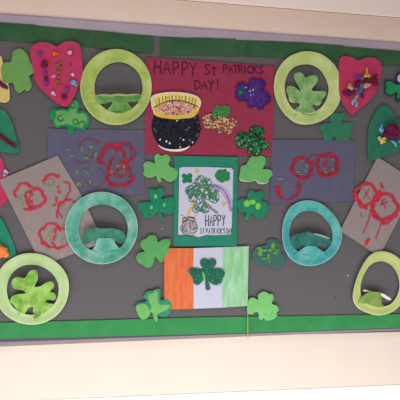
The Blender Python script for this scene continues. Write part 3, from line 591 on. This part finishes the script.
# on the flag, with glitter
def specks(outline, n, rmin, rmax, seed, jag=.4, within=None):
    rs = random.Random(seed); poly = smooth_loop(outline, 4); us = [p[0] for p in poly]; vs = [p[1] for p in poly]; out = []
    st = random.getstate(); random.seed(seed)
    while len(out) < n:
        p = (rs.uniform(min(us), max(us)), rs.uniform(min(vs), max(vs)))
        if not inside(p, poly) or edge_dist(p, poly) < rmin: continue
        if within and not within(*p): continue
        out.append(blob(p[0], p[1], rs.uniform(rmin, rmax), rs.uniform(rmin, rmax), jag, rs.random() * 3, 6))
    random.setstate(st)
    return out
ol = [(200.4, 264.6), (200.6, 260.4), (204.6, 258.4), (208.4, 260), (212.4, 258.6), (216.2, 261), (215.4, 265.6), (211.6, 269.6), (216, 268.6), (221.4, 269), (225, 273), (223, 278), (221.4, 283), (216, 285.2), (211, 283.4), (208.8, 281.6), (209.4, 285), (210.2, 289.2), (206.2, 289.8), (205.4, 284), (205.4, 278.4), (203, 280.6), (198.4, 285), (194, 283.4), (192.8, 278), (188.8, 272.6), (190, 268.4), (196, 268), (201.4, 269.2), (202.4, 267.8)]
p = shamrock('dark green glitter shamrock glued on the middle of the flag', ol, .0135, foam('dark_sea_green_glitter', (34, 100, 80)))
slab('pale_glitter', specks(ol, 70, .3, .8, 4), .0155, mat('sea_green_glitter', (62, 140, 112), (90, 160, 130), 200), p)
marks('lime_smear', [blob(204, 277, 1.4, 3, .3), blob(203, 273.6, 1, 1.6, .3)], .0157, mat('lime_smear_paint', (120, 190, 110)), p)

# on the poster
ol = [(249, 87), (248.8, 82), (252, 78), (256.6, 79.2), (261, 78.8), (265, 82), (264.4, 87.6), (261.4, 91.4), (266, 92), (270.2, 96.6), (269.2, 102), (264.6, 104.6), (263, 108.2), (258.6, 108.6), (254, 106.6), (248.8, 106.8), (247.8, 103), (249, 99.4), (244, 100.8), (238, 99.2), (235.6, 95), (236.8, 91), (236.2, 86), (240, 82.6), (245, 83.2)]
p = shamrock('blue and purple crayoned shamrock at the poster top right', ol, .0075, mat('indigo_crayon', (44, 34, 110), (92, 44, 140), 45, .6, .3, 500, lo=.35, hi=.6), thick=.0012)
slab('purple_outline', sum([stroke_quads([a, b], 1.1, .2, False) for a, b in zip(smooth_loop(ol, 3), smooth_loop(ol, 3)[1:] + smooth_loop(ol, 3)[:1])], []), .0095, mat('purple_outline_crayon', (86, 20, 104)), p)
slab('teal_patch', [blob(241, 92, 4, 4.6, .2), blob(245, 88, 2, 2, .3)], .0094, mat('dark_teal_crayon', (24, 84, 92)), p)
marks('pale_speck', [blob(240.4, 92.6, .8, .8), blob(246, 87.4, 1.2, .7), blob(250, 91, 1.2, 1.2), blob(253, 90, .8, 1.4), blob(251, 95, .8, .8), blob(255.6, 107.6, .8, .5), blob(253.4, 94.4, .6, .8)], .0098, mat('pale_lilac_speck', (150, 160, 200)), p)

ol = [(213.4, 113), (213.2, 108), (216.6, 105.2), (221, 106.2), (226, 105.2), (230.2, 109), (229.6, 114), (227, 117.4), (232, 118), (236.4, 120), (237.4, 124.6), (233.4, 128), (232, 133), (227.6, 134.4), (223.4, 130.6), (220.8, 133.4), (217.4, 132), (217.4, 128.4), (211, 128.8), (205, 128.4), (203.2, 123), (203, 117), (206, 113.4), (210.4, 114)]
p = shamrock('shamrock covered in white and orange tissue with a green top leaf, poster centre', ol, .0075, mat('olive_glue_paper', (120, 90, 60), (150, 110, 80), 60), thick=.0012)
low = lambda u, v: v > 116 or u < 211; top = lambda u, v: v < 119 and u > 211
slab('green_scraps', specks(ol, 46, .8, 1.9, 1, .4, top), .0098, mat('green_tissue', (24, 130, 66), (60, 160, 90), 200), p)
slab('white_scraps', specks(ol, 50, .6, 1.5, 2, .4, lambda u, v: low(u, v) or (u < 217 and v < 108)) , .0108, mat('white_tissue', (228, 220, 206), (200, 190, 176), 200), p)
slab('orange_scraps', specks(ol, 62, .6, 1.4, 3, .4, low), .0114, mat('rust_tissue', (212, 100, 60), (236, 170, 120), 160), p)
slab('red_scraps', specks(ol, 26, .5, 1.1, 12, .4, low), .0118, mat('dull_red_tissue', (150, 40, 50)), p)
marks('violet_scrap', [blob(218.4, 130, 1, 2, .3), blob(220.6, 132, .8, 1.2, .3)], .012, mat('violet_tissue', (110, 80, 150)), p)

ol = [(249, 131), (249.8, 127), (254, 124.8), (258.6, 126.4), (263.4, 128), (264.6, 132), (262.6, 137), (260.6, 140), (264.6, 140), (268.6, 143), (269.2, 147.4), (265, 150.4), (261.4, 150.6), (261.4, 154), (257.6, 156.4), (253.4, 154.4), (251.4, 150.6), (251.6, 153), (248, 154), (246.8, 151.6), (247.6, 147), (242.4, 148.2), (237, 146.4), (235.2, 141), (237, 134), (242.6, 131.8), (247.4, 133.6)]
p = shamrock('dark green and white tissue shamrock at the poster lower right, above the lime one', ol, .0075, mat('dark_bottle_paper', (28, 70, 48), (40, 90, 60), 60), thick=.0012)
slab('green_scraps', specks(ol, 110, .8, 1.7, 5), .0098, mat('deep_green_tissue', (26, 112, 62), (48, 140, 84), 200), p)
slab('white_scraps', specks(ol, 24, .6, 1.2, 6, .4, lambda u, v: v > 139 or u < 240 or (u < 252 and v < 131)), .0106, mat('pale_foil', (150, 176, 160), (124, 156, 138), 200), p)
slab('dark_scraps', specks(ol, 40, .5, 1.2, 8), .0110, mat('blackish_green_tissue', (16, 52, 34)), p)

# pot of gold picture
ol_top = [(151.6, 103), (151.4, 98), (155, 95.2), (164, 93.2), (175, 92.6), (187, 93.8), (197, 97), (200.4, 101.6), (199.6, 107), (197.8, 112.4), (193, 117), (185, 118.4), (175, 119.2), (163, 117.8), (155, 115), (152.6, 109)]
ol_body = [(155.6, 114.6), (165, 117.6), (176, 118.8), (187, 117.6), (196.6, 115.6), (199.4, 122), (200.4, 130), (198, 138.4), (192.4, 145.6), (185, 149.2), (176, 150.4), (167, 149), (159.4, 144.4), (154.2, 137), (151.8, 128), (152.4, 120.4)]
pot = root('pot_of_gold_picture', 'cut-out pot of gold with black tissue body and yellow rim on the poster', 'collage', 176, 121, .0065)
body_o = sheet('pot_body', ol_body, .0068, mat('black_sugar_paper', (26, 26, 38), (34, 34, 46), 60), pot, .001, True, 3)
st = specks(ol_body, 190, 1.6, 3.0, 21, .35, lambda u, v: v < 146 + .5 * math.sin(u) and v < 148 - (abs(u - 176) < 12) * 1.5)
def scraps(name, polys, depth, m, parent, seed, lift=.003):
    """torn bits of tissue, each tilted its own way"""
    rs = random.Random(seed); V, Fc = [], []
    for poly in polys:
        cx, cy = centroid(poly); a, b_ = rs.uniform(-1, 1), rs.uniform(-1, 1); d0 = depth + rs.random() * lift; s = len(V); n = len(poly)
        for q in poly: V.append(at(q[0], q[1], d0 + .0006 * (a * (q[0] - cx) + b_ * (q[1] - cy))))
        for q in poly: V.append(at(q[0], q[1], depth - .001))
        Fc.append(tuple(s + i for i in range(n)))
        for i in range(n): j = (i + 1) % n; Fc.append((s + i, s + n + i, s + n + j, s + j))
    return link(name, V, Fc, m, parent)
scraps('black_tissue', st, .009, mat('black_tissue_paper', (20, 20, 34), (34, 34, 50), 120, .6, .4, 700), body_o, 1)
slab('white_base_edge', [smooth_loop([(158, 144.6), (163, 147.6), (170, 149.2), (177, 149.2), (185, 148), (190, 145.6), (187, 149), (180, 151.4), (170, 151.2), (162, 148.6)], 3)], .0118, M_paperwhite, body_o)
scraps('white_scraps', specks(ol_body, 9, .5, 1.1, 27, .4, lambda u, v: v > 138 or u < 156 or u > 196 or (v < 122 and abs(u - 177) < 5)), .0122, M_paperwhite, body_o, 6, .001)
scraps('grey_scraps', specks(ol_body, 16, .5, 1.1, 23), .0122, mat('blue_grey_scrap', (120, 124, 150)), body_o, 2, .001)
rim_o = sheet('pot_rim', ol_top, .0125, mat('pale_yellow_paper', (236, 212, 120), (240, 226, 160), 30), pot, .001, True, 3)
o = slab('cream_edge', sum([stroke_quads([a, b], 1.3, .1, False) for a, b in zip(smooth_loop(ol_top[-1:] + ol_top[:9], 3, False), smooth_loop(ol_top[-1:] + ol_top[:9], 3, False)[1:])], []), .0128, mat('cream_paper', (240, 226, 200)), rim_o)
pl = []
for k in range(13):
    u = 156 + k * 3.3; vv = 95.6 + abs(u - 176) ** 2 * .008
    pl += stroke_quads([(u + (u - 176) * .03, vv), (u - (u - 176) * .04, vv + 6.4 + .002 * (u - 176) ** 2)], .7 if k % 2 else .5, .3, False)
slab('ochre_stripes', pl, .0129, mat('olive_marker', (128, 104, 40)), rim_o)
slab('yellow_stripes', sum([stroke_quads([(158 + k * 4.6, 96 + abs(158 + k * 4.6 - 176) ** 2 * .008), (158.4 + k * 4.4, 102.6 + abs(158 + k * 4.6 - 176) ** 2 * .009)], 1.6, .3, False) for k in range(9)], []), .0127, mat('strong_yellow', (232, 196, 40)), rim_o)
cr = [(154.4, 108.6), (160, 113), (168, 115.6), (177, 116.6), (187, 115.4), (193.6, 112.6), (197.4, 107.8), (196.6, 113.4), (190, 117), (176, 119), (163, 117.4), (156, 114)]
slab('golden_crescent', [smooth_loop(cr, 3)], .0129, mat('golden_yellow', (236, 200, 40), (226, 186, 50), 60), rim_o)
coins = [(155.6, 108), (163, 104.6), (170, 101.8), (179, 101.2), (188, 103.4), (196.4, 107), (192, 112), (186, 114.6), (176, 115.6), (167, 114.6), (160, 112)]
slab('coin_bed', [smooth_loop(coins, 3)], .0131, mat('mauve_pink_paper', (202, 140, 130), (220, 170, 160), 100), rim_o)
scraps('coin_scraps', specks(coins, 40, .5, 1.2, 31), .0140, mat('cream_glitter', (236, 214, 196)), rim_o, 3, .001)
scraps('red_coin_scraps', specks(coins, 36, .5, 1.1, 33), .0143, mat('brick_glitter', (164, 60, 70)), rim_o, 4, .001)
scraps('yellow_coin_scraps', specks(coins, 9, .5, 1.0, 35), .0146, mat('yellow_glitter', (236, 200, 60)), rim_o, 5, .001)
slab('rim_line', stroke_quads([(153.6, 107.8), (160, 104.4), (168, 101.2), (178, 100.4), (189, 102.8), (198, 106.6)], .7, .2), .0133, M_marker, rim_o)

# ---------------------------------------------------------------- hearts and the cut-outs at the edges
def heart(label, outline, depth, m, name='paper_heart', cat='heart', group='decorated paper hearts', curved=True, wave=.002):
    cx, cy = centroid(outline)
    r = root(name, label, cat, cx, cy, depth, group)
    sheet('heart_cut_out', outline, depth, m, r, .0008, curved, 3, wave=wave, seed=cx)
    return r
h = heart('pink heart at the upper left dotted with small gems and pompoms', [(30.2, 51.4), (31.6, 47.4), (35, 44), (41, 42.2), (47.6, 42.8), (52.6, 44.4), (57.2, 46.4), (60.4, 44.4), (65, 41.8), (71, 41.2), (76, 42.4), (79.6, 45.4), (81.2, 53), (82.4, 64), (82.4, 74), (79.8, 83.6), (75.2, 94), (71.6, 101), (68, 105.6), (64.4, 106.6), (60, 105), (52.6, 99.4), (44.6, 92.6), (38.4, 86), (34.4, 77.4), (32.6, 68), (31, 60)], .0115, M_pink)
cm = {'p': mat('purple_pompom', (110, 50, 130), (130, 70, 150), 300), 'm': mat('maroon_pompom', (92, 18, 56), (120, 28, 76), 300), 'b': mat('blue_gem', (90, 90, 170), (120, 130, 200), 300, .3),
      'o': mat('orange_gem', (226, 90, 40), (240, 120, 50), 300, .3), 'n': mat('bronze_glitter', (132, 84, 50), (160, 110, 60), 300, .4), 'w': mat('pearl_gem', (200, 170, 190), (230, 200, 215), 300, .3),
      'c': mat('sky_blue_gem', (70, 150, 210), (120, 190, 230), 300, .3), 'k': mat('rose_gem', (240, 110, 160), (246, 150, 186), 300, .4), 'y': mat('yellow_tissue', (232, 200, 90), (240, 214, 130), 200),
      't': mat('tan_tissue', (206, 164, 120), (220, 180, 140), 200), 'q': mat('pale_aqua_tissue', (110, 178, 200), (150, 206, 220), 200)}
nm = {'p': 'pompom', 'm': 'pompom', 'b': 'gem', 'o': 'gem', 'n': 'glitter_bead', 'w': 'gem', 'c': 'gem', 'k': 'gem', 'y': 'tissue_twist', 't': 'tissue_twist', 'q': 'tissue_twist'}
for u, v, r, k in [(40, 53.6, 2.6, 'p'), (38.4, 52.4, 1.4, 'b'), (44.4, 64.2, 3.4, 'm'), (45.4, 73.4, 2.4, 'p'), (46, 78.2, 2, 'm'), (46.4, 83, 2.4, 'p'), (54.4, 53.6, 2.2, 'o'), (57.6, 53.8, 1.6, 'o'), (61, 62.6, 1.6, 'n'), (57.6, 65, 2, 'n'), (60, 68, 1.8, 'n'), (58.6, 72, 2, 'n'), (58.4, 77.4, 1.6, 'n'), (57.8, 81.6, 2, 'n'), (59, 85, 1.4, 'n'), (69.8, 52.6, 2.2, 'w'), (72.6, 74.6, 1.8, 'w'), (73.6, 82.4, 2.6, 'c'), (76, 85, 1.4, 'c'), (71.6, 81.4, 1.4, 'b'), (67, 89, 2.4, 'p'), (64.2, 96.6, 2.8, 'm'), (54, 76, 1.8, 'k'), (53, 93, 2, 'w'), (54.6, 95, 1.4, 'k'), (70.6, 64, 1, 'p'), (52, 76.8, 1, 'k'), (43, 60.6, 1.2, 'p')]:
    nugget(nm[k], u, v, r, .0135, cm[k], h, .55)
h = heart('pink heart at the upper right with a tuft of coloured tissue', [(340, 59), (342.4, 56.8), (346, 56), (351.6, 57.2), (357.4, 60.2), (361.4, 59.6), (366, 57.8), (372.4, 57.4), (378, 59.8), (381.4, 64.6), (381.2, 74), (378.6, 84.6), (374, 95), (367.6, 102.6), (359.6, 109), (353.6, 114), (350.4, 114), (345.6, 108), (341.4, 100), (339.2, 92), (338.8, 76), (338.8, 64)], .0115, M_pink)
cm['s'] = mat('steel_blue_tissue', (70, 96, 140), (96, 130, 164), 200); cm['g'] = mat('golden_tissue', (214, 160, 50), (226, 180, 80), 200)
for k, r, pts in [('s', 2.2, [(364, 76), (361.4, 81), (361.6, 88), (359.4, 94)]), ('q', 1.7, [(357.6, 95), (355, 99), (352.6, 103), (353.4, 105)]), ('q', 1.1, [(355.6, 100), (356.6, 104), (355.4, 107.6)]),
                  ('p', 2.6, [(354.6, 80), (358, 77.6), (363, 79)]), ('m', 2.4, [(342.4, 91.6), (347, 93.2), (353, 92), (357, 90)]), ('m', 2.6, [(355, 88), (358, 83), (364, 82), (370, 81)]),
                  ('m', 3.2, [(366, 81), (371, 79.4), (375, 80.4), (376.4, 86)]), ('m', 1.8, [(374, 76.4), (377.4, 74.6)]), ('g', 1.5, [(366.8, 67.4), (367, 71), (366.6, 75), (365.4, 77.6)]), ('g', 2.4, [(364, 76.6), (367.6, 75.6), (370.6, 78)]),
                  ('t', 2.6, [(363.8, 88), (366.6, 85.4), (370.4, 84)]), ('t', 2.6, [(350, 83.4), (349.8, 87), (353, 89.6)]), ('s', 1.6, [(356, 84), (355.6, 89), (358, 94)]), ('m', 1.8, [(362, 94), (362.6, 98)]), ('p', 1.8, [(364.6, 90), (363, 94)])]:
    twist('tissue_twist', pts, r, .0135, cm[k], h)
h = heart('dark green heart at the right edge with maroon and blue tissue balls', [(383.6, 105.6), (388.6, 107.4), (392.6, 112.6), (395, 118.6), (404, 118.6), (414, 122), (419, 132), (413, 142), (402, 150), (390, 154.6), (378.6, 158.4), (372, 160.8), (369, 161.6), (368.2, 157), (367.6, 145), (368.4, 130), (371.4, 120), (376, 111.4), (379.6, 107)], .0085, foam('forest_green_card', (44, 116, 91)))
for k, r, pts in [('c', 1.8, [(382.6, 123.6), (381, 128), (382.4, 133)]), ('q', 1.4, [(379, 129.6), (382, 131), (384, 129)]), ('q', 1.7, [(391, 140.6), (394.6, 142.6), (396, 147)]), ('y', 2.2, [(378.6, 136.4), (381, 140.4), (385.6, 141.6)]), ('y', 1.8, [(381, 144), (383, 139), (386, 138.4)])]:
    twist('tissue_twist', pts, r, .0105, cm[k], h)
for u, v, r, k in [(391.6, 130.4, 6.8, 'm'), (386.6, 133.6, 4.4, 'm'), (396, 132.4, 4.6, 'm'), (391, 134, 5, 'm'), (399.6, 141, 2.6, 'b')]:
    nugget(nm[k], u, v, r, .0105, cm[k], h, .8, .45)
p = shamrock('green shamrock with a dark outline and one pale pink leaf, at the right edge', [(384.4, 83), (386, 80.4), (390.6, 80.2), (394.6, 82.4), (396.2, 78), (397, 73.6), (401, 72), (407, 74), (410, 79), (414, 84), (413, 92), (406, 96), (400.6, 95.4), (399.8, 101), (397, 102), (395.4, 99), (396, 93), (392.6, 95.6), (387.2, 95), (384.2, 91.4), (385.2, 87.4)], .0085, mat('dark_outline_card', (26, 66, 54)), thick=.0012)
sheet('green_leaf', [(385.8, 83.6), (387.4, 81.4), (390.8, 81.4), (394.2, 83.6), (396.6, 85), (402, 84), (409, 86), (408, 91), (401, 94), (399.2, 98), (397.6, 98), (396.8, 91.6), (392.4, 94.4), (388, 93.8), (385.6, 91), (386.6, 87.4)], .0115, foam('viridian_crayon', (38, 142, 88)), p, .001, True, 2.4)
sheet('pink_leaf', [(397.2, 80), (398.4, 75.4), (402, 73.6), (406, 76), (406.4, 81), (402, 83.4), (398.6, 83)], .0128, mat('pale_pink_crayon', (206, 176, 206), (222, 196, 220), 90), p, .001, True, 2.4)
slab('purple_outline', arc(401.6, 78.2, 5.4, 0, 6.28, 1.1, .3), .0142, mat('purple_leaf_outline', (70, 26, 84)), p)

h = heart('cream yellow heart at the left edge, mostly behind the light green shamrock', [(-14, 62), (-6, 56.5), (0, 55.4), (2.4, 60), (3.8, 68), (7, 79), (9.2, 88), (9.6, 99), (6, 102.5), (0, 102.2), (-10, 101), (-18, 92), (-19, 74)], .0055, mat('cream_yellow_card', (222, 199, 118), (226, 207, 139), 50))
for u, v, r, k in [(.8, 83.6, 2.6, 'm'), (3.6, 85.6, 2.4, 'm'), (6.4, 87.4, 1.8, 'm'), (-3, 82, 2.6, 'm'), (-6, 80, 2.6, 'p')]: nugget(nm[k], u, v, r, .0075, cm[k], h, .5)
h = heart('green heart at the left edge crossed by a maroon pipe cleaner', [(-24, 112), (-12, 107), (0, 108.8), (6.2, 112.6), (11.4, 121), (15, 133), (18, 144.4), (19, 151), (16, 153.6), (0, 151.8), (-16, 152), (-28, 140), (-30, 124)], .0065, foam('jade_green_card', (48, 125, 97)))
V = None
for k in range(7): nugget('maroon_tuft', -2 + k * 2.7, 134.6 + k * 1.9 - (k > 5) * .6, 2.1, .0085, cm['m'], h, .7, .3)
h = heart('pink heart at the left edge with a small white gem, under the fawn sheet', [(-26, 160), (-14, 154), (0, 156.6), (4, 165.6), (8.6, 175), (13, 186), (9, 196), (4.6, 203.6), (1, 206), (-8, 204), (-22, 194), (-30, 176)], .0042, M_pink, wave=.0006)
for u, v, r, k in [(5.2, 171, 1.8, 'w'), (4.4, 174.6, 1.8, 'c'), (7.2, 172.4, 1.2, 'w'), (-3, 176, 2, 'p')]: nugget(nm[k], u, v, r, .0055, cm[k], h, .6)
h = heart('green heart at the left edge with an orange tissue ball, above the lime plate', [(-28, 226), (-14, 214), (0, 217.6), (6, 227), (11.6, 239), (15.6, 251), (15.2, 256.6), (9, 258.4), (0, 258), (-14, 262), (-26, 252)], .0065, foam('sea_green_card', (36, 130, 103)))
for u, v, r in [(2, 250.6, 4.4), (5.6, 254.4, 3.4), (-2.4, 248, 4.4), (-1, 254, 4)]: nugget('orange_tissue', u, v, r, .0085, mat('orange_tissue_paper', (240, 130, 60), (246, 150, 80), 200), h, .6, .3)

# ---------------------------------------------------------------- pins and staples
def tag(o, label, cat, group=None):
    o['label'] = label; o['category'] = cat
    if group: o['group'] = group
def pin(name, u, v, r, d, m, label, cat):
    c = at(u, v, d); bm = bmesh.new(); R = r * .0035
    bmesh.ops.create_cone(bm, cap_ends=True, segments=20, radius1=R, radius2=R * .6, depth=.003, matrix=Matrix.Rotation(PI / 2, 4, 'X'))
    V = [q.co + c + Vector((0, -.0012, 0)) for q in bm.verts]; Fc = [tuple(x.index for x in f.verts) for f in bm.faces]; bm.free()
    o = link(name, V, Fc, m, None, smooth=True)
    for q in o.data.vertices: q.co -= c
    o.location = c
    tag(o, label, cat); return o
pin('drawing_pin', 97, 39.8, 1.7, .0050, mat('bronze_pin', (92, 70, 50), rough=.4, bump=0), 'small dark bronze drawing pin in the top left green border strip', 'drawing pin')
pin('drawing_pin', 242.6, 46.4, .6, .0042, mat('steel_pin', (150, 160, 150), rough=.4, bump=0), 'tiny pale pin in the top right green border strip', 'drawing pin')
pin('drawing_pin', 347.6, 275.4, .9, .001, mat('white_pin', (214, 208, 212), rough=.4, bump=0), 'tiny white pin on the bare felt left of the lower right plate', 'drawing pin')
pin('drawing_pin', 334.8, 297.6, .8, .001, mat('black_pin', (60, 54, 60), rough=.4, bump=0), 'tiny black pin on the bare felt below the aqua plate', 'drawing pin')
pin('drawing_pin', 162.4, 228.4, .8, .001, mat('silver_pin', (190, 180, 190), rough=.4, bump=0), 'tiny silver pin on the felt left of the greeting card', 'drawing pin')
